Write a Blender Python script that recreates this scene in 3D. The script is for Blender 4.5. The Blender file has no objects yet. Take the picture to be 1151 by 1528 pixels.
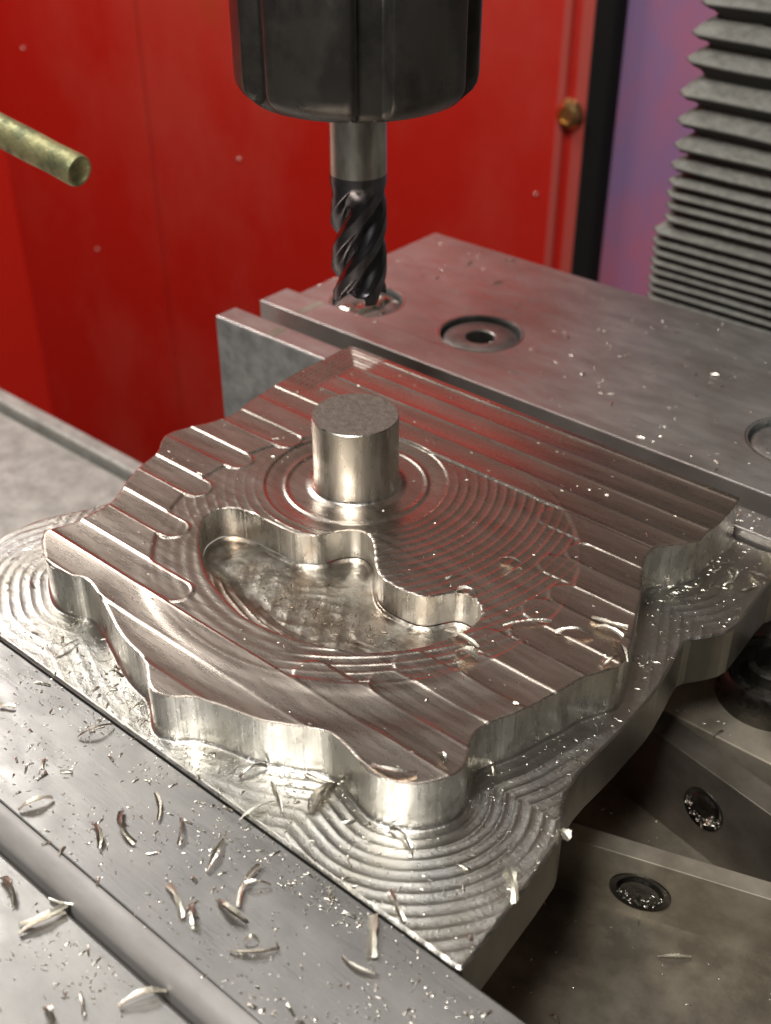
import bpy, bmesh, math, random
import numpy as np
from mathutils import Vector, Matrix, noise
random.seed(7); rng = np.random.RandomState(7)
S = bpy.context.scene
COL = S.collection
# one Blender unit is one centimetre
S.unit_settings.system = 'METRIC'; S.unit_settings.scale_length = 0.01

# ------------------------------------------------------------------ camera
F = 1763.0; TH = math.atan(0.678); PSI = math.radians(49.4)
HD = np.array([-math.cos(PSI), math.sin(PSI), 0.0])
RT = np.array([HD[1], -HD[0], 0.0])
FW = HD*math.cos(TH) + np.array([0, 0, -math.sin(TH)])
UP = np.cross(RT, FW)
def ray(x, y): return FW + RT*((x-575.5)/F) - UP*((y-764.0)/F)
CP = -ray(532, 715)*25.0
def atz(x, y, z): d = ray(x, y); return CP + d*((z-CP[2])/d[2])
def aty(x, y, Y): d = ray(x, y); return CP + d*((Y-CP[1])/d[1])
def atd(x, y, t): return CP + ray(x, y)*t
cam = bpy.data.cameras.new('camera'); camo = bpy.data.objects.new('camera', cam); COL.objects.link(camo)
M = Matrix((( RT[0], UP[0], -FW[0], CP[0]), (RT[1], UP[1], -FW[1], CP[1]), (RT[2], UP[2], -FW[2], CP[2]), (0, 0, 0, 1)))
camo.matrix_world = M
cam.sensor_fit = 'VERTICAL'; cam.sensor_height = 36; cam.lens = F/1528*36
cam.clip_start = 0.5; cam.clip_end = 1000
cam.dof.use_dof = True; cam.dof.focus_distance = 21.0; cam.dof.aperture_fstop = cam.lens*0.001/(2*0.085)
S.camera = camo

# ------------------------------------------------------------------ light
W = bpy.data.worlds.new('World'); S.world = W; W.use_nodes = True
bg = W.node_tree.nodes['Background']; bg.inputs[0].default_value = (0.62, 0.56, 0.48, 1); bg.inputs[1].default_value = 0.055
def area(name, loc, target, sx, sy, power, col=(1, .965, .92)):
    l = bpy.data.lights.new(name, 'AREA'); l.shape = 'RECTANGLE'; l.size = sx; l.size_y = sy; l.energy = power; l.color = col
    o = bpy.data.objects.new(name, l); COL.objects.link(o); o.location = loc
    o.rotation_euler = (Vector(target)-Vector(loc)).to_track_quat('-Z', 'Y').to_euler()
    return o
area('left_shop_lamp', (-62, 8, 56), (0, 0, 0), 26, 22, 20000)
area('machine_work_lamp', (15, -41, 60), (3, 0, 0), 12, 20, 27000)
area('wall_fill_light', (2, -32, 72), (-66, 16, -10), 20, 10, 25000)  # fill light added to brighten the red walls; stands for no lamp
area('ceiling_lamp', (-22, 12, 82), (0, 0, 0), 24, 8, 7000)
S.view_settings.view_transform = 'Standard'; S.view_settings.look = 'None'
S.view_settings.exposure = 0.0; S.view_settings.gamma = 1

# ------------------------------------------------------------------ materials
def mat(name, base, rough=.4, metal=0., var=None, vscale=(1, 1, 1), vamt=.5, bump=None, bscale=(1, 1, 1), bdist=.01,
        rvar=None, rscale=(1, 1, 1), coat=0., spots=None, edges=(.35, .65)):
    m = bpy.data.materials.new(name); m.use_nodes = True; nt = m.node_tree; N = nt.nodes; L = nt.links
    b = N['Principled BSDF']; b.inputs['Base Color'].default_value = (*base, 1); b.inputs['Roughness'].default_value = rough
    b.inputs['Metallic'].default_value = metal; b.inputs['Coat Weight'].default_value = coat
    tc = N.new('ShaderNodeTexCoord')
    def nz(scale, detail=5, s=1., rg=.6, dist=0.):
        mp = N.new('ShaderNodeMapping'); mp.inputs['Scale'].default_value = scale; L.new(tc.outputs['Object'], mp.inputs[0])
        n = N.new('ShaderNodeTexNoise'); n.inputs['Scale'].default_value = s; n.inputs['Detail'].default_value = detail
        n.inputs['Roughness'].default_value = rg; n.inputs['Distortion'].default_value = dist
        L.new(mp.outputs[0], n.inputs['Vector']); return n.outputs[0]
    def ramp(src, a, b_, c0=(0, 0, 0, 1), c1=(1, 1, 1, 1)):
        r = N.new('ShaderNodeValToRGB'); r.color_ramp.elements[0].position = a; r.color_ramp.elements[1].position = b_
        r.color_ramp.elements[0].color = c0; r.color_ramp.elements[1].color = c1; L.new(src, r.inputs[0]); return r.outputs[0]
    col = None
    if var is not None:
        mx = N.new('ShaderNodeMix'); mx.data_type = 'RGBA'; L.new(ramp(nz(vscale, 6), *edges), mx.inputs['Factor'])
        mx.inputs[6].default_value = (*base, 1); mx.inputs[7].default_value = (*var, 1); col = mx.outputs[2]
        L.new(col, b.inputs['Base Color'])
    if spots is not None:
        sc, th, sc_col = spots
        mx = N.new('ShaderNodeMix'); mx.data_type = 'RGBA'; L.new(ramp(nz(sc, 3), th, th+.05), mx.inputs['Factor'])
        if col is not None: L.new(col, mx.inputs[6])
        else: mx.inputs[6].default_value = (*base, 1)
        mx.inputs[7].default_value = (*sc_col, 1); L.new(mx.outputs[2], b.inputs['Base Color'])
    if rvar is not None:
        mr = N.new('ShaderNodeMapRange'); mr.inputs[1].default_value = .3; mr.inputs[2].default_value = .7
        mr.inputs[3].default_value = rough; mr.inputs[4].default_value = rvar; L.new(nz(rscale, 5), mr.inputs[0]); L.new(mr.outputs[0], b.inputs['Roughness'])
    if bump is not None:
        prev = None
        for sc, st in (bump if isinstance(bump, list) else [(bscale, bump)]):
            bp = N.new('ShaderNodeBump'); bp.inputs['Strength'].default_value = st; bp.inputs['Distance'].default_value = bdist
            L.new(nz(sc, 4), bp.inputs['Height'])
            if prev: L.new(prev, bp.inputs['Normal'])
            prev = bp.outputs[0]
        L.new(prev, b.inputs['Normal'])
    return m
m_top = mat('milled_face', (.75, .665, .59), .23, 1, var=(.60, .52, .445), vscale=(.35, 1.6, 1), rvar=.33, rscale=(.8, 6, 1),
            bump=[((3, 45, 3), .25), ((9, 9, 9), .15)], bdist=.006)
m_ledge = mat('milled_ledge', (.68, .67, .635), .27, 1, var=(.60, .57, .50), vscale=(.9, .9, .9), rvar=.36, rscale=(3, 3, 3),
              bump=[((14, 14, 14), .5), ((40, 40, 40), .3)], bdist=.014)
m_wall = mat('milled_wall', (.86, .85, .81), .17, 1, var=(.70, .68, .63), vscale=(1.5, 1.5, .5), rvar=.42, rscale=(5, 5, 2),
             bump=[((5, 5, .12), .8), ((18, 18, 9), .2)], bdist=.025)
m_pocket = mat('pocket_floor_metal', (.74, .70, .62), .24, 1, var=(.36, .28, .21), vscale=(1.3, 1.3, 1.3), rvar=.5, rscale=(2, 2, 2),
               bump=[((14, 14, 14), .5)], bdist=.015)
m_side = mat('stock_side', (.36, .35, .32), .34, 1, var=(.25, .24, .215), vscale=(1, 1, .5), bump=[((6, 6, 1), .2)], bdist=.01)
m_post = mat('turned_pin', (.78, .75, .68), .2, 1, rvar=.4, rscale=(6, 6, 1), bump=[((9, 9, .4), .5), ((20, 20, 20), .2)], bdist=.01)
m_sawn = mat('sawn_pin_end', (.34, .29, .25), .62, .7, var=(.22, .19, .16), vscale=(7, 7, 7), bump=[((22, 22, 22), .9)], bdist=.03)
m_jaw = mat('ground_jaw_steel', (.44, .43, .41), .31, .95, var=(.34, .33, .32), vscale=(.5, .9, .5), rvar=.46, rscale=(1.2, 3, 1),
            bump=[((2.5, 26, 5), .28), ((.8, 60, 5), .2)], bdist=.006)
m_fjaw = mat('fixed_jaw_steel', (.70, .67, .64), .33, .85, var=(.52, .47, .44), vscale=(.35, .5, .5), rvar=.46, rscale=(1, 3, 1),
             bump=[((2, 22, 5), .16), ((6, 6, 6), .08)], bdist=.006)
m_face = mat('cast_jaw_face', (.46, .48, .47), .5, .55, var=(.26, .28, .28), vscale=(2, 2, 2), bump=[((8, 8, 8), .4)], bdist=.02)
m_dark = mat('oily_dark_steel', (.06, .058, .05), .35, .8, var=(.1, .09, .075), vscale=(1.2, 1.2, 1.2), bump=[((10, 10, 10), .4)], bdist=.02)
m_black = mat('blackened_screw', (.10, .095, .085), .25, 1, bump=[((12, 12, 12), .5)], bdist=.02, rvar=.5, rscale=(6, 6, 6))
m_screw = mat('screw_head_steel', (.50, .48, .45), .42, .8, var=(.3, .28, .26), vscale=(2, 2, 2), bump=[((9, 9, 9), .25)], bdist=.01)
m_rail = mat('vise_rail_steel', (.52, .47, .38), .4, .5, var=(.30, .26, .20), vscale=(.8, .8, .8), bump=[((6, 6, 6), .2)], bdist=.01, rvar=.6, rscale=(1.5, 1.5, 1.5))
m_base = mat('stained_bed', (.36, .32, .25), .45, .4, var=(.15, .13, .10), vscale=(.7, .7, .7), bump=[((6, 6, 6), .35)], bdist=.02, rvar=.3, rscale=(1.5, 1.5, 1.5))
m_table = mat('cast_table', (.62, .62, .57), .5, .3, var=(.40, .40, .365), vscale=(1.3, 1.3, 1.3), bump=[((4, 4, 4), .6)], bdist=.04, spots=((2.5, 2.5, 2.5), .66, (.5, .5, .47)))
m_red = mat('red_enclosure_paint', (.62, .020, .011), .36, 0, var=(.64, .060, .040), vscale=(.055, .055, .04), rvar=.5, rscale=(.1, .1, .06), coat=.2,
            bump=[((.12, .12, .07), .3)], bdist=.3, edges=(.44, .60), spots=((.05, .05, .035), .66, (.55, .07, .02)))
m_red_lit = mat('lit_red_paint', (.98, .04, .022), .4, 0)  # same red paint; the side wall's stronger light is put into the colour
m_brown = mat('brown_reflection_panel', (.085, .055, .042), .6, 0)  # tone chosen for what the block's top reflects
m_strip = mat('black_rubber_seal', (.002, .002, .002), .95)
m_seam = mat('red_seam_edge', (.56, .10, .08), .35)
m_purple = mat('purple_reflection', (.62, .18, .25), .45, 0, var=(.34, .21, .42), vscale=(.10, .10, .06), edges=(.40, .6), coat=.2, spots=((.28, .28, .33), .63, (.16, .06, .12)))  # pink and violet reflection in the window panel, painted as its colour
m_brass = mat('brass', (.72, .48, .2), .3, 1)
m_tube = mat('tarnished_brass_tube', (.52, .49, .25), .36, .7, var=(.22, .24, .13), vscale=(2, 2, 2), bump=[((5, 5, 5), .8)], bdist=.04, rvar=.6, rscale=(4, 4, 4), edges=(.42, .62))
m_nut = mat('oily_black_nut', (.075, .07, .064), .25, .75, var=(.12, .112, .10), vscale=(.8, .8, .55), rvar=.4, rscale=(1.5, 1.5, 1.5), bump=[((2.5, 2.5, 2.5), .25)], bdist=.03, edges=(.45, .57))
m_shank = mat('ground_carbide', (.85, .82, .74), .25, 1, var=(.45, .43, .38), vscale=(3, 3, 1))
m_flute = mat('dark_coated_carbide', (.14, .135, .15), .24, 1, var=(.22, .21, .22), vscale=(3, 3, 3), bump=[((12, 12, 12), .15)], bdist=.01)
m_bell = mat('dusty_bellows_fabric', (.17, .17, .15), .75, 0, var=(.33, .33, .295), vscale=(3, 3, 6), bump=[((5, 5, 5), .35)], bdist=.04, edges=(.3, .75), spots=((9, 9, 9), .72, (.5, .5, .45)))
def shade_undersides(m, dark):  # paints shade on downward faces; upward faces keep the dusty colour
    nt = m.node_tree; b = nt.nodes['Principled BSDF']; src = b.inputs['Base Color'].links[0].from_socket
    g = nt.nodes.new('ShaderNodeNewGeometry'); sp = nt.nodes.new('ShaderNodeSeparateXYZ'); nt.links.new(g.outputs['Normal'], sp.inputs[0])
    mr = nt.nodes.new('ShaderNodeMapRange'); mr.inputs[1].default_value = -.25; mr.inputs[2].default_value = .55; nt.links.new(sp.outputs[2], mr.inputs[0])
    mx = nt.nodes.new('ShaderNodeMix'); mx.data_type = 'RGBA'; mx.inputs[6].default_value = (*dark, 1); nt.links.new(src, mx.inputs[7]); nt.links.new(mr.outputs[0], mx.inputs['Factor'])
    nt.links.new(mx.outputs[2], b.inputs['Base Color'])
shade_undersides(m_bell, (.02, .02, .017))
m_chip = mat('aluminium_chip', (.86, .82, .72), .3, 1, bump=[((14, 14, 14), .6)], bdist=.02)
m_chipy = mat('pale_chip', (.86, .82, .69), .4, .85, bump=[((14, 14, 14), .6)], bdist=.02)
m_chipd = mat('dull_chip', (.45, .41, .34), .35, 1, bump=[((14, 14, 14), .6)], bdist=.02)
m_oil = mat('coolant_film', (.66, .68, .60), .14, 1, bump=[((2, 2, 2), .5)], bdist=.08)

# ------------------------------------------------------------------ helpers
def tag(o, label=None, cat=None, group=None, kind=None):
    if label: o['label'] = label
    if cat: o['category'] = cat
    if group: o['group'] = group
    if kind: o['kind'] = kind
    return o
def empty(name, loc=(0, 0, 0)):
    o = bpy.data.objects.new(name, None); COL.objects.link(o); o.location = loc; return o
def link(name, me, m, parent=None, smooth=False):
    o = bpy.data.objects.new(name, me); COL.objects.link(o)
    if m and not me.materials: me.materials.append(m)
    if parent:
        o.parent = parent; o.matrix_parent_inverse = Matrix.Translation(parent.location).inverted()
    if smooth: me.polygons.foreach_set('use_smooth', [True]*len(me.polygons))
    return o
def from_bm(name, bm, m, parent=None, smooth=False):
    me = bpy.data.meshes.new(name); bm.to_mesh(me); bm.free(); return link(name, me, m, parent, smooth)
def from_np(name, v, f, m, parent=None, smooth=True):
    me = bpy.data.meshes.new(name); me.from_pydata([tuple(map(float, p)) for p in v], [], f); me.update()
    return link(name, me, m, parent, smooth)
def box_bm(bm, x0, x1, y0, y1, z0, z1, bev=0.02, mx=None, seg=2):
    r = bmesh.ops.create_cube(bm, size=1)
    T = Matrix.Translation(((x0+x1)/2, (y0+y1)/2, (z0+z1)/2)) @ Matrix.Diagonal((x1-x0, y1-y0, z1-z0, 1))
    if mx is not None: T = mx @ T
    bmesh.ops.transform(bm, matrix=T, verts=r['verts'])
    if bev: bmesh.ops.bevel(bm, geom=list({e for v in r['verts'] for e in v.link_edges}), offset=bev, segments=seg, profile=.5, affect='EDGES')
    return bm
def box(name, dims, m, parent=None, bev=.02, mx=None):
    bm = bmesh.new(); box_bm(bm, *dims, bev=bev, mx=mx); return from_bm(name, bm, m, parent)
def lathe(name, prof, m, parent=None, seg=64, mx=None, cap=True, smooth=True):
    bm = bmesh.new(); rings = []
    for r, z in prof:
        rings.append([bm.verts.new((r*math.cos(2*math.pi*i/seg), r*math.sin(2*math.pi*i/seg), z)) for i in range(seg)])
    for a, b in zip(rings, rings[1:]):
        for i in range(seg): bm.faces.new((a[i], a[(i+1) % seg], b[(i+1) % seg], b[i]))
    if cap: bm.faces.new(rings[0][::-1]); bm.faces.new(rings[-1])
    if mx is not None: bmesh.ops.transform(bm, matrix=mx, verts=bm.verts)
    bmesh.ops.recalc_face_normals(bm, faces=bm.faces)
    for f in bm.faces: f.smooth = smooth and len(f.verts) == 4
    for e in bm.edges:
        if len(e.link_faces) == 2 and e.calc_face_angle(0) > .6: e.smooth = False
    return from_bm(name, bm, m, parent)
def smooth_poly(P, it=2):
    P = np.asarray(P, float)
    for _ in range(it):
        Q = np.roll(P, -1, 0); P = np.stack([P*.75+Q*.25, P*.25+Q*.75], 1).reshape(-1, 2)
    return P
def sdf(P, X, Y):
    """signed distance, positive inside"""
    x, y = X.ravel(), Y.ravel(); D = np.full(x.shape, 1e9); ins = np.zeros(x.shape, bool)
    for (ax, ay), (bx, by) in zip(P, np.roll(P, -1, 0)):
        dx, dy = bx-ax, by-ay; L = dx*dx+dy*dy+1e-12
        t = np.clip(((x-ax)*dx+(y-ay)*dy)/L, 0, 1)
        D = np.minimum(D, (x-ax-t*dx)**2+(y-ay-t*dy)**2)
        c = ((ay > y) != (by > y)); 
        if dy != 0: ins ^= c & (x < ax+(y-ay)*dx/dy)
    return (np.sqrt(D)*np.where(ins, 1, -1)).reshape(X.shape)
def region(Fv, xs, ys):
    """marching squares: filled mesh (2-D) of Fv>0 with a clean contour; returns verts, faces, contour segments"""
    nx, ny = len(xs), len(ys); Fv = np.where(np.abs(Fv) < 1e-5, 1e-5, Fv); ins = Fv > 0
    idx = -np.ones((nx, ny), int); k = int(ins.sum()); idx[ins] = np.arange(k)
    X, Y = np.meshgrid(xs, ys, indexing='ij'); V = list(map(tuple, np.stack([X[ins], Y[ins]], 1)))
    c = ins[:-1, :-1].astype(int)+ins[1:, :-1]+ins[1:, 1:]+ins[:-1, 1:]
    I, J = np.where(c == 4)
    faces = np.stack([idx[I, J], idx[I+1, J], idx[I+1, J+1], idx[I, J+1]], 1).tolist()
    cut = {}; segs = []
    def cross(a, b):
        key = (a, b) if a < b else (b, a)
        if key not in cut:
            fa, fb = Fv[key[0]], Fv[key[1]]; t = min(max(fa/(fa-fb), .02), .98)
            V.append((xs[key[0][0]]*(1-t)+xs[key[1][0]]*t, ys[key[0][1]]*(1-t)+ys[key[1][1]]*t)); cut[key] = len(V)-1
        return cut[key]
    for i, j in zip(*np.where((c > 0) & (c < 4))):
        cs = [(i, j), (i+1, j), (i+1, j+1), (i, j+1)]; poly = []; out = None
        for q in range(4):
            a, b = cs[q], cs[(q+1) % 4]
            if ins[a]: poly.append(int(idx[a]))
            if ins[a] != ins[b]:
                n = cross(a, b); poly.append(n)
                if ins[a]: out = n
                elif out is not None: segs.append((out, n)); out = None; 
                else: first = n
        if out is not None: segs.append((out, first))
        if len(poly) > 2: faces.append(poly)
    return np.array(V), faces, segs
def wall_mesh(name, V, segs, ztop, zbot, m, parent, rows=6, lean=0.):
    """vertical faces below a contour"""
    ids = sorted({i for s in segs for i in s}); mp = {i: k for k, i in enumerate(ids)}; n = len(ids)
    P = V[ids]; zt = ztop[ids] if hasattr(ztop, '__len__') else np.full(n, ztop); zb = zbot[ids] if hasattr(zbot, '__len__') else np.full(n, zbot)
    vs = []
    for r in range(rows+1):
        t = r/rows; vs.append(np.column_stack([P, zt*(1-t)+zb*t]))
    fs = [(r*n+mp[a], (r+1)*n+mp[a], (r+1)*n+mp[b], r*n+mp[b]) for a, b in segs for r in range(rows)]
    return from_np(name, np.vstack(vs), fs, m, parent)
def grid(x0, x1, y0, y1, st):
    xs = np.arange(x0, x1+st, st); ys = np.arange(y0, y1+st, st); X, Y = np.meshgrid(xs, ys, indexing='ij'); return xs, ys, X, Y
def ss(a, b, x): t = np.clip((x-a)/(b-a), 0, 1); return t*t*(3-2*t)
def fbm(x, y, s, seed=0):
    return np.array([noise.noise((a*s+seed, b*s-seed, seed*.37)) for a, b in zip(np.ravel(x), np.ravel(y))]).reshape(np.shape(x))
def vnoise(x, y, seed=0):
    """cheap smooth lattice noise in [-1, 1]"""
    r = np.random.RandomState(seed); T = r.uniform(-1, 1, (64, 64)); xi = np.floor(x).astype(int); yi = np.floor(y).astype(int)
    fx = x-xi; fy = y-yi; fx = fx*fx*(3-2*fx); fy = fy*fy*(3-2*fy); g = lambda a, b: T[a % 64, b % 64]
    return (g(xi, yi)*(1-fx)+g(xi+1, yi)*fx)*(1-fy)+(g(xi, yi+1)*(1-fx)+g(xi+1, yi+1)*fx)*fy

# ------------------------------------------------------------------ the enclosure
YW = 35.0
xl = -68.3; xr = aty(903, 0, YW)[0]
bw = box('back_wall', (xl, xr-.3, YW, YW+1, -60, 23), m_red, bev=0); tag(bw, kind='structure')
up_ = box('unseen_brown_panel', (xl, 60, YW+.4, YW+1.4, 23.01, 90), m_brown, bev=0); tag(up_, kind='structure')  # unseen panel, added to give the block's top a brown reflection
sw = box('side_wall', (xl-1, xl, -30, YW+1, -60, 23), m_red_lit, bev=0); tag(sw, kind='structure')
for px0, px1, w in ((853, 826, .45), (886, 856, .8)):
    a = aty(px0, 0, YW)[0]; box('seam', (a-w/2, a+w/2, YW-.25, YW-.002, -59, 16.9), m_seam, bw, bev=.08)
a = aty(197, 0, YW)[0]; box('reflected_line', (a-.35, a+.35, YW-.12, YW-.002, -59, 22.9), m_red, bw, bev=.05)  # low rib added to stand for a line reflected in the wall
t = box('black_seal_strip', (xr-.35, xr+.95, YW-.35, YW+.9, -59, 20), m_strip, bev=.2)
tag(t, 'black vertical rubber strip between the red wall and the purple window panel', 'strip')
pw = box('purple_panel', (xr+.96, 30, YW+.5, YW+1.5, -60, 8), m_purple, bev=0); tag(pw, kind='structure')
sc = aty(858, 167, YW)
scr = empty('brass_screw', (sc[0], YW-.3, sc[2])); tag(scr, 'round brass screw head on the red wall beside the black strip', 'screw')
RX = Matrix.Translation((sc[0], YW-.3, sc[2])) @ Matrix.Rotation(math.pi/2, 4, 'X')
lathe('screw_head', [(.62, -.02), (.75, .12), (.62, .4), (.4, .5), (.36, .36), (.05, .36)], m_brass, scr, 32, RX)

# machine table on the left
tb = box('machine_table', (-70, 30, -40, 5.1, -14, -9), m_table, bev=.1); tag(tb, kind='structure')
box('table_edge_strip', (-70, 30, 5.35, 6.0, -14, -8.75), m_table, tb, bev=.1)

# ------------------------------------------------------------------ bellows
bel = empty('way_cover_bellows', (-2, 24, -9)); tag(bel, 'grey dusty accordion bellows hanging behind the vise at right', 'bellows')
YB = 17.0
tips = [(1047, -40), (1037, 4), (1022, 51), (1014, 92), (1004, 141), (1000, 183), (996, 220), (991, 249), (988, 273), (985, 291), (984, 308), (982, 326), (966, 345), (964, 361), (963, 376), (961, 390), (960, 403), (958, 417), (957, 430), (956, 444), (955, 458), (954, 472), (953, 486)]
tw = [aty(a, b, YB) for a, b in tips]
for k in range(len(tw)):
    z = tw[k][2]; gap = (tw[k-1][2]-z) if k else (z-tw[1][2]); gn = (z-tw[k+1][2]) if k+1 < len(tw) else gap
    xo = tw[k][0]; dep = min(.62, .34+gap*.14); bm = bmesh.new(); rings = []
    for off, zz in ((dep, z+gap*.52), (dep*.45, z+gap*.28), (.06, z+.07), (0, z), (.08, z-.09), (dep*.6, z-gn*.22), (dep, z-gn*.47)):
        x0, x1, y0, y1 = xo+off, 24-off, YB+off, YB+9-off; c = .35; ring = []
        base = [(x0, y1), (x0, y0+c), (x0+c, y0), (x1, y0), (x1, y1)]
        for (ax, ay), (bx, by) in zip(base, base[1:]):
            L_ = math.hypot(bx-ax, by-ay); nn = (8, 1, 30, 8)[base.index((ax, ay))]
            for q in range(nn):
                u = q/nn; X_, Y_ = ax+(bx-ax)*u, ay+(by-ay)*u
                w = .06*noise.noise((X_*.6, Y_*.6, k*3.1)); ring.append(bm.verts.new((X_, Y_, zz+w*min(1, gap))))
        rings.append(ring)
    for a, b in zip(rings, rings[1:]):
        for q in range(len(a)-1): bm.faces.new((a[q], b[q], b[q+1], a[q+1]))
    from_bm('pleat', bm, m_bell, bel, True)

# ------------------------------------------------------------------ the vise
vise = empty('milling_vise', (0, 0, -9)); tag(vise, 'grey steel milling vise clamping the machined block between its two jaws', 'vise')
ZJ = -.8
# fixed jaw body: plate with counterbored holes
holes = [(-7.05, 8.35, 1.05), (-3.24, 8.77, 1.13), (5.95, 8.9, 1.13)]
xs, ys, X, Y = grid(-9.4, 26.1, 7.3, 14.1, .1)
Fb = np.minimum.reduce([X+8.93, 26-X, Y-7.48, 13.89-Y])
for hx, hy, hr in holes: Fb = np.minimum(Fb, np.hypot(X-hx, Y-hy)-hr)
V, fs, sg = region(Fb, xs, ys)
body = from_np('fixed_jaw_body', np.column_stack([V, np.full(len(V), ZJ)]), fs, m_fjaw, vise)
wall_mesh('fixed_jaw_side', V, sg, ZJ, -9, m_face, vise, 1)
for hx, hy, hr in holes:
    lathe('counterbore_ring', [(hr+.01, ZJ-.09), (hr+.035, ZJ+.012), (hr+.07, ZJ+.004)], m_oil, vise, 64, Matrix.Translation((hx, hy, 0)), cap=False)
    cs = lathe('cap_screw', [(.40, ZJ-.9), (.40, ZJ-.14), (.44, ZJ-.11), (hr-.2, ZJ-.09), (hr-.1, ZJ-.15), (hr-.08, ZJ-1.3)], m_screw, vise, 64, Matrix.Translation((hx, hy, 0)), cap=False)
    bm = bmesh.new(); bmesh.ops.create_cone(bm, cap_ends=True, segments=6, radius1=.56, radius2=.56, depth=.1, matrix=Matrix.Translation((hx, hy, ZJ-.75)))
    from_bm('hex_socket', bm, m_dark, cs)
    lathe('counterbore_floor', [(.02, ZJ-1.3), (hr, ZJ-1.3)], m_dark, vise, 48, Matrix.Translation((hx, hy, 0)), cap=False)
box('fixed_jaw_lip', (-9.45, 26, 6.32, 7.47, -9, ZJ+.015), m_fjaw, vise, bev=.03)
box('fixed_jaw_plate', (-9.66, 26, 4.78, 5.55, -6, ZJ), m_fjaw, vise, bev=.035)
box('fixed_jaw_plate_face', (-9.62, -5, 4.757, 4.779, -6, ZJ-.05), m_face, vise, bev=0)
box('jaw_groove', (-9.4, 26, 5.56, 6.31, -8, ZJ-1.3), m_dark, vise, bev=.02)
box('jaw_stop_notch', (-7.75, -7.45, 4.9, 5.45, ZJ-.02, ZJ+.006), m_rail, vise, bev=0)
box('jaw_stop_notch', (-8.1, -7.85, 6.45, 7.4, ZJ, ZJ+.021), m_rail, vise, bev=0)
# movable jaw in front
ZF = -1.10
box('front_jaw_plate', (-26, 24, -9.66, -7.34, -6, ZF), m_jaw, vise, bev=.03)
bm = bmesh.new(); pr = [(-9.67, ZF-.01)]
for k in range(7):
    a = math.pi/2*k/6; pr.append((-9.70-.36*math.sin(a), ZF-.005-.36*(1-math.cos(a))*.8))
pr.append((-10.06, -6)); pr.append((-9.67, -6))
for xx in (-26, 24):
    pass
va = [bm.verts.new((-26, y, z)) for y, z in pr]; vb = [bm.verts.new((24, y, z)) for y, z in pr]
for k in range(len(pr)-1): f_ = bm.faces.new((va[k], va[k+1], vb[k+1], vb[k])); f_.smooth = True
from_bm('rounded_jaw_edge', bm, mat('worn_jaw_edge', (.50, .48, .46), .45, .3, var=(.40, .38, .36), vscale=(1, 3, 3), bump=[((5, 5, 5), .15)]), vise)
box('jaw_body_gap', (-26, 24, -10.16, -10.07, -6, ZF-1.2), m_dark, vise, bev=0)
box('movable_jaw_body', (-26, 24, -30, -10.16, -6, ZF-.28), m_jaw, vise, bev=.05)
# rails and bed seen below the block at right
box('bed_plate', (3, 24, 2.12, 4.72, -6.5, -4.0), m_rail, vise, bev=.03)
def bar(p0, p1, z, h, w, name, m, front_mat=None):
    a = atz(*p0, z); b = atz(*p1, z); ang = math.atan2(b[1]-a[1], b[0]-a[0]); L_ = math.hypot(b[0]-a[0], b[1]-a[1])
    mx = Matrix.Translation((a[0], a[1], 0)) @ Matrix.Rotation(ang, 4, 'Z')
    o = box(name, (-3.2, L_+9, 0, w, z-h, z), m, vise, bev=.02, mx=mx); return o, mx, ang
railA, mA, angA = bar((963, 1081), (1151, 1217), -4.05, 2.3, .62, 'angled_rail', mat('dark_rail_steel', (.24, .215, .18), .4, .6, var=(.14, .125, .10), vscale=(.9, .9, .9), bump=[((6, 6, 6), .2)], bdist=.01))
railB, mB, angB = bar((899, 1266), (1151, 1343), -4.75, 1.8, .42, 'stop_rail', m_rail)
def recess(px, y_, z, mx, name, par, r=.42, rx=1.):
    # find the point on the bar's front face (local y=0)
    d = ray(px, y_); inv = mx.inverted(); o_ = inv @ Vector(CP); dd = inv.to_3x3() @ Vector(d); tt = -o_.y/dd.y; p = o_+dd*tt
    T = mx @ Matrix.Translation((p.x, -.004, p.z)) @ Matrix.Rotation(math.pi/2, 4, 'X') @ Matrix.Diagonal((rx, 1, 1, 1))
    o = lathe(name, [(r+.05, -.02), (r+.04, .03), (r, .02), (r*.85, -.0), (r*.7, .045), (r*.3, .02), (.02, .035)], m_black, par, 40, T); return o
recess(1050, 1207, -5, mA, 'rail_screw', railA, .46, .95)
recess(955, 1331, -5, mB, 'rail_screw', railB, .44, 1.25)
box('vise_base', (2.5, 30, -7.3, 4.6, -9, -6.35), m_base, vise, bev=0)
# screw head under the right end
c_ = atz(1160, 985, -3.0)
lathe('clamp_bolt', [(1.12, -4.0), (1.12, -3.35), (1.04, -3.22), (.95, -3.2), (.88, -3.32), (.62, -3.34), (.58, -3.1), (.45, -3.05), (.4, -3.5), (.02, -3.5)], m_black, vise, 48, Matrix.Translation((c_[0], c_[1], 0)))

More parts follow.
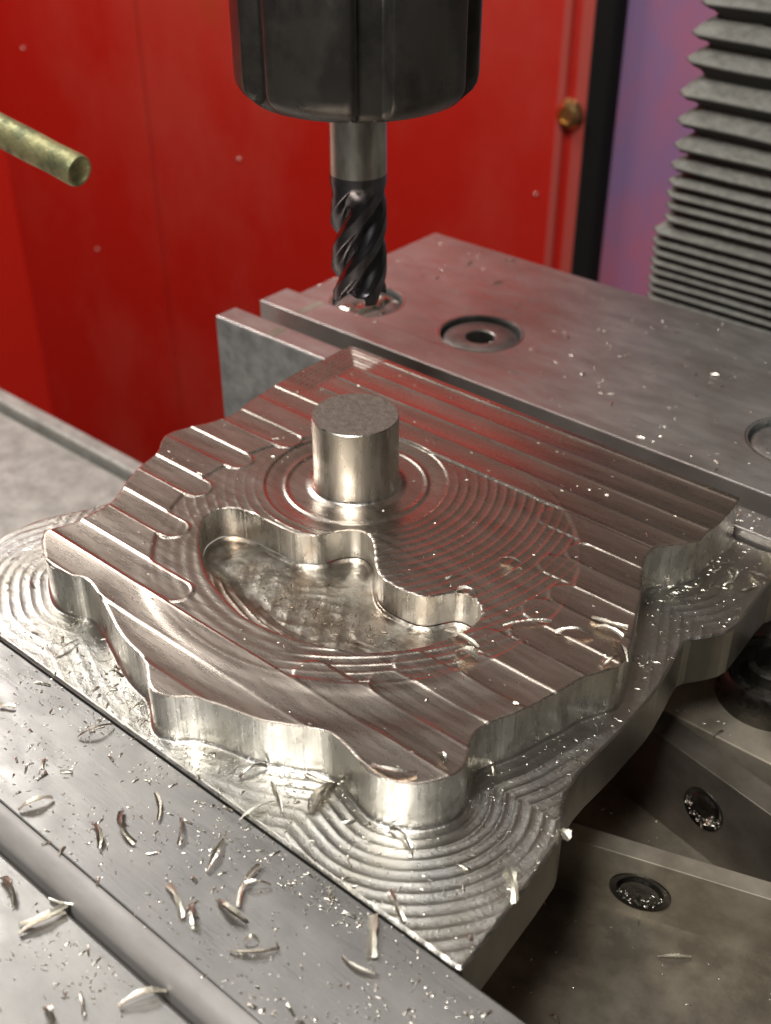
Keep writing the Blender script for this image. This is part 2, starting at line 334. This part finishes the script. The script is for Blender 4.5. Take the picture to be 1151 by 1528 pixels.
# ------------------------------------------------------------------ the machined block
part = empty('machined_block', (0, 0, -2.1)); tag(part, 'silver milled aluminium block with scalloped edges, pocket and round post, clamped in the vise', 'machined part')
OUT = [(62, 797), (65, 828), (73, 844), (91, 853), (109, 860), (126, 862), (137, 871), (150, 890), (161, 910), (171, 930), (182, 948), (197, 964), (212, 977), (218, 992), (219, 1014), (224, 1028), (237, 1036), (255, 1041), (285, 1039), (310, 1045), (336, 1054), (358, 1063), (387, 1074), (420, 1079), (456, 1085), (488, 1090), (506, 1103), (526, 1123), (541, 1141), (556, 1156), (582, 1166), (612, 1171), (632, 1170), (657, 1165), (680, 1156), (696, 1140), (701, 1121), (703, 1101), (713, 1086), (743, 1073), (773, 1063), (798, 1050), (824, 1035), (837, 1031), (868, 1011), (896, 1002), (931, 993), (943, 960), (951, 913), (957, 894), (959, 865), (961, 835), (970, 821), (984, 815), (1041, 810), (1053, 796), (1076, 780), (1092, 761), (1103, 747), (1105, 742)]
OUTW = [tuple(atz(a, b, 0)[:2]) for a, b in OUT]
OUTW += [(6.5, 4.64), (6.3, 4.66), (4, 4.66), (0, 4.66), (-3, 4.66), (-4.2, 4.66), (-4.32, 4.64)]
OUT2 = [(513, 520), (482, 537), (452, 550), (422, 568), (387, 588), (363, 607), (352, 616), (334, 623), (313, 630), (282, 636), (252, 643), (240, 657), (237, 674), (217, 687), (200, 704), (187, 721), (174, 741), (156, 756), (126, 772), (95, 783), (72, 789)]
OUTW += [tuple(atz(a, b, 0)[:2]) for a, b in OUT2]
TOP = smooth_poly(OUTW, 2)
POC = [(299, 783), (303, 772), (313, 764), (326, 757), (347, 755), (368, 760), (393, 772), (413, 782), (430, 790), (447, 796), (472, 798), (488, 795), (507, 789), (530, 787), (545, 791), (555, 801), (559, 816), (560, 841), (568, 860), (589, 873), (609, 882), (626, 888), (643, 889), (664, 884), (684, 881), (701, 886), (714, 896), (720, 910), (716, 924), (697, 938), (676, 949), (634, 963), (597, 968), (551, 972), (509, 968), (468, 958), (426, 946), (393, 933), (363, 918), (343, 899), (324, 878), (309, 858), (299, 828), (296, 803)]
POCW = smooth_poly([tuple(atz(a, b, 0)[:2]) for a, b in POC], 2)
STK = [(1024, 955), (1060, 950), (1092, 942), (1110, 922), (1151, 866)]
SR = [(688, 1443), (832, 1262), (842, 1235), (840, 1203), (848, 1180), (868, 1148), (919, 1099), (950, 1065), (979, 1033), (1003, 992), (1015, 968)]
ZL = -1.03
ST = [tuple(atz(a, b, ZL)[:2]) for a, b in SR+STK]
ST = [(7.9, -7.33), (8.45, -7.33), (8.48, -7.28), (8.46, -6.9)]+ST[1:]+[(7.9, 4.0), (7.86, 4.66), (6, 4.68), (0, 4.68), (-4.2, 4.68)]
ST += [(x+.05, y) for x, y in [tuple(atz(a, b, 0)[:2]) for a, b in OUT2[:16]]]
ST += [tuple(atz(a, b, ZL)[:2]) for a, b in ((170, 748), (140, 757), (100, 766), (60, 774), (36, 784), (0, 801), (-30, 830))]
ST += [(-5.9, -6.6), (-5.8, -7.2), (-5.5, -7.33), (-4.8, -7.33), (0, -7.33)]
STW = smooth_poly(ST, 1)
ST_STEP = .026
xs, ys, X, Y = grid(-6.3, 8.9, -7.5, 4.8, ST_STEP)
dT = sdf(TOP, X, Y); dP = sdf(POCW, X, Y); dS = sdf(STW, X, Y)
def interp(A, V):
    u = (V[:, 0]-xs[0])/ST_STEP; v = (V[:, 1]-ys[0])/ST_STEP; i = np.clip(u.astype(int), 0, len(xs)-2); j = np.clip(v.astype(int), 0, len(ys)-2); fu = u-i; fv = v-j
    return (A[i, j]*(1-fu)+A[i+1, j]*fu)*(1-fv)+(A[i, j+1]*(1-fu)+A[i+1, j+1]*fu)*fv
PITCH = .655
def top_height(x, y):
    d = interp(dT, np.column_stack([x, y])); dp = interp(dP, np.column_stack([x, y]))
    # long straight passes along x; every second one is a round-ended slot
    u = (y+4.03)/PITCH; k = np.floor(u); fr = u-k; ki = k.astype(int)
    H1 = np.random.RandomState(4).uniform(.25, 1, 64); e_id = np.round(u).astype(int) % 64
    de = np.minimum(fr, 1-fr); right = ss(-.5, 2.5, x)
    lin = .011*(2*fr-1)**2 + H1[e_id]*.012*np.maximum(0, 1-de/.07)*(1-.72*right)
    lin += .004*vnoise(x*.5, y*3, 3)
    rc = np.hypot(x-1.6, y+1.5); r0 = np.hypot(x, y)
    rings = (r0-1.95)/.205; fr2 = rings-np.floor(rings)
    ang = np.arctan2(y, x)
    amp = (.25+.75*ss(-.4, .9, np.cos(ang-math.radians(-35))))*(1-.9*ss(-2.6, -3.8, y)*ss(3.6, 2.4, x))
    circ = -.030+(.019*amp)*(2*np.abs(fr2-.5))**5*(1+.3*vnoise(x*6, y*6, 8)) + .003*vnoise(x*3, y*3, 5)
    outer = .004*vnoise(x*.5, y*3, 3)+.004*(2*fr-1)**2
    inn = ss(4.19, 4.11, rc)
    z = circ*inn+outer*(1-inn)
    yc = (k+.5)*PITCH-4.03
    edge = np.sqrt(np.maximum(0, 4.15**2-(yc+1.5)**2))
    xL = np.interp(yc, [-5.03, -3.7, -2.4, -1.1, .2, 1.5], [0, -1.6, -2.35, -2.5, -2.3, -1.6]); xR = 1.6+edge-.02-.12*np.cos(yc*3.3)
    par = ki % 2 == 0; hw = PITCH*.5
    xR = np.where(par, xR-.38, xR)
    capL = np.where(x < xL, np.abs(y-yc)-hw, np.hypot(x-xL, y-yc)-hw)
    capR = np.where(x > xR, np.abs(y-yc)-hw, np.hypot(x-xR, y-yc)-hw)
    isL = x < 1.6; far = (edge <= 1.0) | (y > 1.9)
    cap = np.where(far, -de*PITCH-.05, np.where(isL, capL, capR))
    slot = np.where(isL, par, ~par); wgt = np.where(isL, slot*1.0, np.where(slot, 1.0, .5))
    m_ = ss(.012, -.03, cap)*wgt
    dz = np.where(slot, -.018, -.008)
    z = z*(1-m_)+m_*(lin*.9+dz)
    endw = np.where(isL, ss(xL-.5, xL, x), ss(xR+.5, xR, x))
    z += wgt*((.5+.5*H1[(ki*7) % 64])*(1-.6*right)*.011+.007*endw)*np.exp(-(cap/.028)**2)
    z = np.where(far, lin-np.where(par, .009, 0)*ss(0, .1, de), z)
    z += .0035*np.exp(-((rc-4.15)/.035)**2)*(.3+.7*(x > 1))
    # broad sweeps round the front of the pocket
    q = ss(4.3, 3.2, rc)*ss(2.6, 3.0, rc)*ss(.3, -.6, (x-1.6)*.35+(y+3.2))
    z += q*.003*np.sin(rc*2*math.pi/.23)
    # band in the front swept by a bigger cutter
    g = ss(4.2, 4.5, rc)*ss(5.6, 4.9, rc)*ss(-2.2, -4.0, y)*ss(-1.8, .3, x)
    z = z*(1-.6*g)-.03*g*np.sin((rc-4.2)/1.4*math.pi)
    # recessed pad round the post
    pad = ss(1.97, 1.90, r0); z = z*(1-pad)+pad*(-.06-.035*ss(1.9, 1.5, r0)+.03*np.exp(-((r0-1.5)/.045)**2)+.05*ss(1.1, .9, r0))
    # back-left corner: stepped offset passes
    db = d; cor = ss(1.0, .8, db)*ss(2.0, 2.4, y)*ss(-2.9, -3.3, x)
    f3 = db/.14; f3 = f3-np.floor(f3); z = z*(1-cor)+cor*(-.02+.03*(2*f3-1)**2)
    z -= .014*ss(.028, 0, d)+.014*ss(.028, 0, -dp)
    return z
V, fs, sg = region(np.minimum(dT, -dP), xs, ys)
zt = top_height(V[:, 0], V[:, 1])
from_np('top_face', np.column_stack([V, zt]), fs, m_top, part)
dpv = interp(dP, V); pk = np.abs(dpv) < .02
segT = [s for s in sg if not (pk[s[0]] and pk[s[1]])]; segP = [s for s in sg if pk[s[0]] and pk[s[1]]]
wall_mesh('step_wall', V, segT, zt, ZL+.05, m_wall, part, 8)
def pocket_z(x, y):
    d = interp(dP, np.column_stack([x, y]))
    z = -.80+.05*ss(.07, 0, d)
    # stepped shallow side towards the front
    t = ss(-.2, .9, -(y+3.6+.12*(x-1)))*ss(4.6, 2.5, x)   # grows towards the front rim
    fr = np.mod(d, .17)/.17; st = np.floor(d/.17)*.17
    z = z+ss(.9, .15, st)*ss(.0, .6, t)*.30+ss(.9, .15, d)*t*.02*(2*fr-1)**2
    a = np.mod(x*.8+y*.6, .34)/.34; b = np.mod(x*.6-y*.8+.5*vnoise(x*2, y*2, 9), .42)/.42
    rough = .018*((2*a-1)**2)+.018*((2*b-1)**2)+.016*vnoise(x*4, y*4, 11)
    return z+.7*rough*.8*ss(.35, .7, d)*ss(4.2,2.5,x)+.003*vnoise(x*9, y*9, 12)
wall_mesh('pocket_wall', V, segP, zt, -.72, m_wall, part, 6)
V2, f2, s2 = region(dP, xs, ys)
from_np('pocket_floor', np.column_stack([V2, pocket_z(V2[:, 0], V2[:, 1])]), f2, m_pocket, part)
def ledge_z(x, y):
    P_ = np.column_stack([x, y]); d = -interp(dT, P_); d2 = d+.015*vnoise(x*1.3, y*1.3, 31); fr = np.mod(d2, .205)/.205
    cm = np.maximum(np.maximum(ss(3.4, 2.4, np.hypot(x-7.0, y+5.4)), .6*ss(2.6, 1.9, np.hypot(x+4.4, y+5.2))), .6*ss(2.6, 1.6, np.hypot(x-7, y-1.6)))
    z = ZL+.05*ss(.05, 0, d)**1.5+(.003+.020*cm*(.75+.5*vnoise(x*1.7, y*1.7, 33)))*np.abs(2*fr-1)**2.6*ss(.1, .25, d)
    z += .006*vnoise(x*1.5, y*1.5, 21)+.003*(1-.6*cm)*vnoise(x*7, y*7, 22)-.03*ss(.04, 0, interp(dS, P_))
    return z
V3, f3, s3 = region(np.minimum(dS, -dT), xs, ys)
from_np('lower_ledge', np.column_stack([V3, ledge_z(V3[:, 0], V3[:, 1])]), f3, m_ledge, part)
V4, f4, s4 = region(np.maximum(dS, dT), xs, ys)
wall_mesh('block_side', V4, s4, ZL-.03, -2.15, m_side, part, 4)
post = lathe('round_post', [(1.0, -.075), (.955, -.055), (.915, -.01), (.9, .05), (.9, .4), (.897, .9), (.9, 1.4), (.895, 1.555), (.875, 1.575)], m_post, part, 96, cap=False)
bm = bmesh.new(); bmesh.ops.create_circle(bm, cap_ends=True, radius=.877, segments=96, matrix=Matrix.Translation((0, 0, 1.575)))
from_bm('post_end', bm, m_sawn, post)

# ------------------------------------------------------------------ tool
TX, TY = -1.99, 2.40
chuck = empty('collet_chuck', (TX, TY, 6.6)); tag(chuck, 'dark oily collet nut with vertical slots holding the end mill', 'collet chuck')
bm = bmesh.new(); seg = 240; rings = []
ZN = 7.12
prof = [(1.0, 0), (1.95, 0.0), (2.1, .03), (2.32, .22), (2.4, .36), (2.42, .5), (2.42, 6.0), (1.0, 6.0)]
a0 = math.atan2(-HD[1], -HD[0])
for r, z in prof:
    ring = []
    for i in range(seg):
        a = 2*math.pi*i/seg; rr = r
        da = (math.degrees(a-a0)-8+30) % 60-30
        if r > 1.2 and abs(da) < 8.0: rr = min(r, 2.1)
        elif r > 2.3 and abs(da) < 9.0: rr = r-.02
        ring.append(bm.verts.new((TX+rr*math.cos(a), TY+rr*math.sin(a), ZN+z)))
    rings.append(ring)
for a, b in zip(rings, rings[1:]):
    for i in range(seg): f_ = bm.faces.new((a[i], a[(i+1) % seg], b[(i+1) % seg], b[i])); f_.smooth = True
for e in bm.edges:
    if len(e.link_faces) == 2 and e.calc_face_angle(0) > .5: e.smooth = False
bmesh.ops.recalc_face_normals(bm, faces=bm.faces)
from_bm('collet_nut', bm, m_nut, chuck)
lathe('collet', [(.62, 0), (1.0, -.08), (1.05, .3), (.62, .3)], m_black, chuck, 48, Matrix.Translation((TX, TY, ZN)), cap=False)
mill = empty('end_mill', (TX, TY, 2.8)); tag(mill, 'four flute end mill with silver shank and dark spiral flutes pointing down', 'end mill')
lathe('shank', [(.6, 5.56), (.6, 7.6)], m_shank, mill, 64, Matrix.Translation((TX, TY, 0)))
nz_, ns = 170, 192; Zt, Zb = 5.56, 2.9; vv = []; ff = []
for i in range(nz_+1):
    z = Zt+(Zb-Zt)*i/nz_; run = float(ss(Zt-.15, Zt-.75, np.array(z))); tw_ = -z*math.tan(math.radians(43))/.6
    tipd = float(ss(Zb+.22, Zb, np.array(z)))
    for j in range(ns):
        a = 2*math.pi*j/ns; p = (-(a+tw_)/(math.pi/2)) % 1.0
        # land, relief, deep gullet
        if p < .30: r = .6-.02*p
        elif p < .42: r = .594-.05*(p-.30)/.12
        else:
            q_ = (p-.42)/.58; r = .545-.20*math.sin(math.pi*.5*min(1, q_*1.25))**1.3
            if q_ > .94: r = r+(.6-r)*((q_-.94)/.06)
        r = .6+(r-.6)*run
        vv.append((TX+r*math.cos(a), TY+r*math.sin(a), z-.10*tipd*(1 if p < .3 else -.6)))
for i in range(nz_):
    for j in range(ns): a, b = i*ns+j, i*ns+(j+1) % ns; ff.append((a, a+ns, b+ns, b))
vv.append((TX, TY, Zb+.14)); c0 = len(vv)-1
for j in range(ns): ff.append((nz_*ns+(j+1) % ns, nz_*ns+j, c0))
from_np('flutes', vv, ff, m_flute, mill)

# coolant tube
tube = empty('coolant_tube', tuple(atd(118, 255, 27))); tag(tube, 'dirty yellow brass coolant tube end poking in at upper left', 'coolant tube')
p1 = Vector(atd(119, 256, 27)); p0 = Vector(atd(-110, 137, 29)); dv = (p0-p1); q = dv.to_track_quat('Z', 'Y').to_matrix().to_4x4()
lathe('tube_wall', [(.02, .10), (.2, .08), (.27, .03), (.30, 0), (.35, .0), (.375, .04), (.38, .2), (.365, .9), (.38, 1.5), (.38, dv.length)], m_tube, tube, 40, Matrix.Translation(p1) @ q, cap=False)

# ------------------------------------------------------------------ chips
def ground_z(x, y, hint):
    if hint == 'L': return float(ledge_z(np.array([x]), np.array([y]))[0])+.01
    if hint == 'T': return float(top_height(np.array([x]), np.array([y]))[0])+.01
    return {'J': ZF, 'B': ZF-.28, 'F': ZJ, 'V': -6.35, 'W': 0, 'R': -4.0}[hint]+.012
GZ = {'L': ZL, 'T': 0, 'J': ZF, 'B': ZF-.28, 'F': ZJ, 'V': -6.35, 'W': 0, 'R': -4.0}
def ribbon(a, b, w, sag, lift, curl, rnd):
    a = Vector(a); b = Vector(b); d = b-a; L_ = d.length; d.normalize(); s = Vector((-d.y, d.x, 0)); up = Vector((0, 0, 1)); n = 18; vs = []; fs = []
    ph = rnd.uniform(0, 6)
    for i in range(n+1):
        t = i/n; c = a+d*L_*t+s*sag*L_*4*t*(1-t)+up*(lift*4*t*(1-t)+.012)
        ww = w*.66*(.72+.28*math.sin(math.pi*(t*.8+.15)))*(1+.22*math.sin(7*t+ph)+.10*math.sin(19*t+2*ph))*(1+(.13 if i % 2 else -.13)*(.5+.5*math.sin(5*t+ph))); tw = curl*(t-.5)+.25*math.sin(ph)
        e = s*math.cos(tw)+up*math.sin(tw); nn = up*math.cos(tw)-s*math.sin(tw)
        for q, (u, v) in enumerate(((-.5, .26), (0, .04), (.5, .26), (.52, .18), (0, -.05), (-.52, .18))):
            vs.append(c+e*(u*ww)+nn*(v*ww*.8+.02))
    for i in range(n):
        for q in range(6): k = i*6; fs.append((k+q, k+(q+1) % 6, k+6+(q+1) % 6, k+6+q))
    fs.append((0, 1, 2, 3, 4, 5)[::-1]); fs.append(tuple(n*6+q for q in range(6))); return vs, fs
J, Bj, Lg, T_ = 'J', 'B', 'L', 'T'
CH = [
 (29, 1213, 80, 1193, .17, .02, J, 'y', 'pale flat chip near the left edge of the front jaw, beside the rounded edge'),
 (117, 1103, 170, 1084, .09, -.05, J, 'd', 'thin pinkish chip on the upper left of the front jaw near the block'),
 (232, 1186, 236, 1227, .11, .08, J, 'd', 'short upright chip on the front jaw, right of the hooked chip'),
 (182, 1213, 204, 1261, .13, -.15, J, 'd', 'hooked dull chip on the front jaw between two short chips'),
 (141, 1232, 148, 1269, .13, .1, J, 'd', 'short dark chip on the front jaw, left of the hooked chip'),
 (272, 1222, 267, 1264, .08, .05, J, 'd', 'faint slim upright chip in the middle of the front jaw'),
 (333, 1254, 309, 1303, .12, .03, J, 's', 'leaning twisted silver chip in the middle of the front jaw'),
 (389, 1293, 358, 1356, .13, -.1, J, 's', 'long leaning chip crossed by a small one on the front jaw'),
 (358, 1325, 404, 1324, .09, .04, J, 's', 'small level chip crossing under the long leaning chip'),
 (251, 1322, 272, 1373, .14, .06, J, 'y', 'brownish curved chip just left of the short bright chip on the front jaw'),
 (286, 1351, 293, 1390, .12, -.02, J, 's', 'short bright chip by the rounded edge of the front jaw'),
 (324, 1346, 370, 1381, .15, -.08, J, 'd', 'broad smooth grey chip lying low on the front jaw'),
 (341, 1422, 418, 1417, .10, -.1, J, 'd', 'long shallow curved chip beside a bright dot on the lower front jaw'),
 (365, 1410, 387, 1405, .10, .02, J, 'y', 'tiny yellowish chip just above the long shallow chip'),
 (559, 1368, 555, 1432, .22, .0, J, 'y', 'wide pale upright chip at the lower right of the front jaw'),
 (511, 1429, 565, 1458, .10, -.12, J, 's', 'bright curved chip at the foot of the wide pale chip'),
 (0, 1055, 24, 1057, .14, .0, J, 'y', 'pale yellow chip cut by the left edge of the picture on the front jaw'),
 (29, 1383, 102, 1352, .16, -.1, Bj, 'y', 'upper one of two stacked pale chips on the jaw body at lower left'),
 (29, 1397, 100, 1366, .17, .05, Bj, 'y', 'lower one of two stacked pale chips on the jaw body at lower left'),
 (73, 1344, 130, 1350, .07, -.12, Bj, 's', 'thin curved silver chip above the two stacked pale chips'),
 (2, 1312, 22, 1354, .15, .1, Bj, 'd', 'dark curved chip at the left picture edge on the jaw body'),
 (178, 1505, 250, 1483, .15, .06, Bj, 'y', 'long pale ragged chip at the bottom of the jaw body'),
 (122, 1483, 125, 1519, .07, .03, Bj, 's', 'thin upright chip near the bottom of the jaw body'),
 (68, 1505, 80, 1527, .16, .0, Bj, 's', 'bright white chip at the bottom left of the jaw body'),
 (358, 1164, 399, 1145, .10, .03, Lg, 's', 'silver chip on the front ledge below the scalloped wall'),
 (358, 1225, 411, 1198, .09, .03, Lg, 's', 'long silver chip on the front ledge forming a V with its neighbour'),
 (404, 1169, 421, 1215, .10, .05, Lg, 's', 'silver chip forming the right arm of a V on the front ledge'),
 (462, 1213, 503, 1171, .24, .05, Lg, 'd', 'largest dark grey chip on the front ledge'),
 (457, 1157, 506, 1174, .08, -.06, Lg, 's', 'slim chip lying over the top of the largest dark chip'),
 (503, 1164, 550, 1218, .05, .05, Lg, 's', 'long hair thin chip running down right from the largest dark chip'),
 (582, 1237, 614, 1269, .09, .08, Lg, 's', 'bent bright chip across the curved grooves below the block corner'),
 (582, 1332, 602, 1378, .13, .0, Lg, 's', 'silver chip on the low end of the curved grooves'),
 (760, 1297, 771, 1348, .19, .02, Lg, 'y', 'pale square ended chip on the right part of the grooved ledge'),
 (836, 1241, 851, 1253, .24, .0, Lg, 'y', 'crumpled cream chip on the right edge of the grooved ledge'),
 (554, 1143, 622, 1156, .14, -.16, T_, 's', 'curled white chip lying at the front corner of the top face'),
 (657, 1126, 665, 1141, .10, .0, T_, 's', 'tiny chip near the front corner of the top face'),
 (882, 925, 937, 938, .16, -.05, T_, 'y', 'yellow curled chip on the right side of the top face'),
 (888, 938, 930, 953, .14, .05, T_, 'y', 'pale jagged chip just under the yellow curled chip'),
 (913, 956, 936, 990, .12, .05, T_, 'd', 'brown leaning chip below the yellow curled chip'),
 (829, 944, 886, 951, .12, .02, T_, 's', 'silver flat chip left of the yellow curled chip'),
 (751, 935, 823, 929, .10, .04, T_, 's', 'long straight silver chip right of the pocket tip'),
 (745, 835, 780, 843, .10, .02, T_, 's', 'small silver chip lying on the circular grooves'),
 (900, 996, 931, 987, .11, .03, T_, 'd', 'dull chip on the right rim of the top face'),
 (897, 988, 911, 984, .12, .0, T_, 's', 'bright white chip on the right rim of the top face'),
 (666, 939, 714, 968, .13, .0, T_, 'y', 'pale splinter poking out over the front rim of the pocket'),
 (680, 974, 714, 984, .22, .0, T_, 'y', 'broad pale flake just in front of the pocket tip'),
 (682, 880, 712, 888, .14, .05, T_, 's', 'crumbled bright burr on the back rim of the pocket tip'),
 (82, 981, 117, 957, .07, .0, Lg, 'd', 'dark thin chip on the left ledge below the block tip'),
 (981, 1430, 1032, 1430, .12, -.04, 'V', 'y', 'pale straight chip on the stained vise base at lower right'),
 (819, 1517, 834, 1530, .12, .0, 'V', 's', 'small chip at the bottom edge of the vise base'),
 (1020, 770+48, 1062, 800+20, .05, .2, Lg, 's', 'thin silver curl at the back of the right ledge'),
 (1138, 826, 1151, 845, .14, .1, Lg, 'y', 'pale chip at the far right end of the right ledge'),
 (1118, 855, 1148, 866, .11, -.15, Lg, 's', 'brightest curved chip on the right ledge'),
 (1089, 850, 1093, 867, .12, .2, Lg, 's', 'short curved chip in the middle of the right ledge'),
 (1080, 877, 1094, 871, .09, .0, Lg, 'y', 'tiny straight pale chip in the middle of the right ledge'),
 (1095, 914, 1112, 919, .09, .0, Lg, 's', 'tiny straight silver chip near the outer rim of the right ledge'),
 (1061, 807, 1069, 797, .07, .2, Lg, 's', 'small silver arc next to the wall top on the right ledge'),
]
CM = {'s': m_chip, 'y': m_chipy, 'd': m_chipd}; rnd = random.Random(5)
for (x0, y0, x1, y1, w, sag, surf, mc, lab) in CH:
    a = atz(x0, y0, GZ[surf]); b = atz(x1, y1, GZ[surf]); za = ground_z(a[0], a[1], surf); zb_ = ground_z(b[0], b[1], surf)
    mid = Vector(((a[0]+b[0])/2, (a[1]+b[1])/2, min(za, zb_)))
    vs, fs = ribbon((a[0], a[1], za), (b[0], b[1], zb_), w, sag, rnd.uniform(.02, .12), rnd.uniform(-.9, .9), rnd)
    vs = [v-mid for v in vs]
    o = from_np('metal_chip', vs, fs, CM[mc], None, False); o.location = mid
    tag(o, lab, 'metal chip', 'aluminium chips scattered on the block and vise')
# fine swarf: uncountable crumbs
def swarf(name, pts, smin, smax, m, label):
    vs = []; fs = []; r = random.Random(len(pts))
    for x, y, z in pts:
        s = r.uniform(smin, smax)*(1 if r.random() < .85 else (1.9 if r.random() < .8 else 3.2)); a = r.uniform(0, 6.28); el = r.uniform(.5, 2.6); k = len(vs); tl = r.uniform(-.8, .8)
        ca, sa = math.cos(a), math.sin(a)
        for u, v, w_ in ((-el, -.5, 0), (el, -.4, .2), (el*.8, .5, .1+tl*.4), (-el*.9, .4, .5+tl*.3), (0, 0, .9)):
            vs.append((x+s*(u*ca-v*sa), y+s*(u*sa+v*ca), z+s*(w_*.6+.15)))
        fs += [(k, k+1, k+4), (k+1, k+2, k+4), (k+2, k+3, k+4), (k+3, k, k+4), (k+3, k+2, k+1, k)]
    o = from_np(name, vs, fs, m, None, False); tag(o, label, 'swarf', None, 'stuff'); return o
def pts_rect(n, x0, x1, y0, y1, z):
    out = []
    while len(out) < n:
        x, y = rng.uniform(x0, x1), rng.uniform(y0, y1)
        if noise.noise((x*.8, y*.8, 4.2))+.5*noise.noise((x*2.3, y*2.3, 1.1)) > rng.uniform(-.55, .5): out.append((x, y, z))
    return out
P_ = pts_rect(1000, -3.5, 10.2, -9.7, -7.38, ZF); P_ += pts_rect(300, -2, 9.5, -7.9, -7.36, ZF)
swarf('fine_swarf', P_, .008, .022, m_chip, 'fine bright metal crumbs strewn over the front jaw')
swarf('fine_swarf', pts_rect(1000, -1, 8, -13.5, -10.3, ZF-.28), .008, .022, m_chip, 'fine bright metal crumbs on the jaw body in the lower left corner')
P_ = []
while len(P_) < 650:
    x, y = rng.uniform(-6, 8.6), rng.uniform(-7.3, 4.6); q_ = np.array([[x, y]])
    if min(interp(dS, q_)[0], -interp(dT, q_)[0]) > .04:
        if x > 5.2 or rng.rand() < .5: P_.append((x, y, float(ledge_z(np.array([x]), np.array([y]))[0])))
swarf('fine_swarf', P_, .009, .022, m_chip, 'fine bright metal crumbs lying on the lower ledge of the block')
P_ = []
while len(P_) < 260:
    x, y = rng.uniform(-4.6, 7), rng.uniform(-6, 4.6); q_ = np.array([[x, y]])
    if min(interp(dT, q_)[0], -interp(dP, q_)[0], math.hypot(x, y)-1.1) > .04: P_.append((x, y, float(top_height(np.array([x]), np.array([y]))[0])))
swarf('fine_swarf', P_, .009, .022, m_chip, 'a few bright crumbs on the top face of the block')
swarf('fine_swarf', pts_rect(420, -9, 9, 6.4, 13.7, ZJ+.012), .01, .03, m_chip, 'metal crumbs scattered on the fixed jaw at the back')
swarf('fine_swarf', pts_rect(160, 5, 12, 2.2, 4.6, -4.0)+pts_rect(160, 5, 14, -6, 1.5, -6.35)+pts_rect(160, 5.5, 9, 4.8, 5.5, ZJ), .01, .024, m_chip, 'metal crumbs in the dark recesses of the vise at right')

P_ = []
while len(P_) < 1800:
    t = rng.rand(); x = .3+3.0*t+rng.normal(0, .34); y = -3.0-.55*t+.6*t*t+rng.normal(0, .27); q_ = np.array([[x, y]])
    if interp(dP, q_)[0] > .2: P_.append((x, y, float(pocket_z(np.array([x]), np.array([y]))[0])))
swarf('fine_swarf', P_, .004, .013, mat('brown_swarf', (.34, .27, .20), .5, .8), 'brownish heap of fine crumbs along the floor of the pocket')
def in_recess(mx, px, py, n):
    d = ray(px, py); inv = mx.inverted(); o_ = inv @ Vector(CP); dd = inv.to_3x3() @ Vector(d); tt = -o_.y/dd.y; p = o_+dd*tt; out = []
    for _ in range(n):
        a = rng.uniform(math.pi*.95, math.pi*2.05); rr = .44*math.sqrt(rng.uniform(.25, 1)); out.append(tuple(mx @ Vector((p.x+rr*math.cos(a), -.03, p.z+rr*math.sin(a)*.9))))
    return out
swarf('fine_swarf', in_recess(mA, 1050, 1207, 60)+in_recess(mB, 955, 1331, 60), .015, .035, m_chip, 'bright crumbs caught in the two round recesses of the rails')
# coolant lying in the counterbore under the tool
xs2, ys2, X2, Y2 = grid(-8.1, -5.9, 7.3, 9.3, .03)
Fp = .78+.16*vnoise(X2*2.2, Y2*2.2, 41)-np.hypot(X2+6.95, Y2-8.2)
Vp, fp, sp = region(Fp, xs2, ys2)
zz = ZJ-.085+.11*vnoise(Vp[:, 0]*3.1, Vp[:, 1]*3.1, 43)+.02*vnoise(Vp[:, 0]*7, Vp[:, 1]*7, 44)
pud = from_np('coolant_puddle', np.column_stack([Vp, zz]), fp, m_oil, None); tag(pud, 'shiny rippled coolant lying in the round recess right under the end mill', 'puddle')

# crumbs heaped along the foot of the step walls
def near_wall(n, test):
    out = []; 
    while len(out) < n:
        x, y = rng.uniform(-5.6, 8.4, 400), rng.uniform(-7.3, 4.5, 400); P = np.column_stack([x, y]); d = -interp(dT, P); e = interp(dS, P)
        ok = (d > .03) & (e > .04) & (rng.rand(400) < np.exp(-d/.35)) & test(x, y) & (vnoise(x*1.7, y*1.7, 51) > -.1)
        out += [(a, b, float(c)) for a, b, c in zip(x[ok], y[ok], ledge_z(x[ok], y[ok]))]
    return out[:n]
swarf('fine_swarf', near_wall(520, lambda x, y: (y < -4) & (x < 6)), .007, .020, m_chipd, 'dull crumbs and burrs heaped along the foot of the front wall')
swarf('fine_swarf', near_wall(150, lambda x, y: (x > 6) & (y > -3)), .010, .027, m_chip, 'bright crumbs heaped on the right ledge below the end wall')
bm = bmesh.new()
for px, py in ((35, 72), (198, 16), (145, 372), (357, 237), (800, 290)):
    p = aty(px, py, YW-.02); bmesh.ops.create_icosphere(bm, subdivisions=2, radius=rnd.uniform(.07, .13), matrix=Matrix.Translation(p))
tag(from_bm('coolant_drops', bm, m_chip, None, True), 'small shiny drops and crumbs stuck to the red wall', 'drops', None, 'stuff')
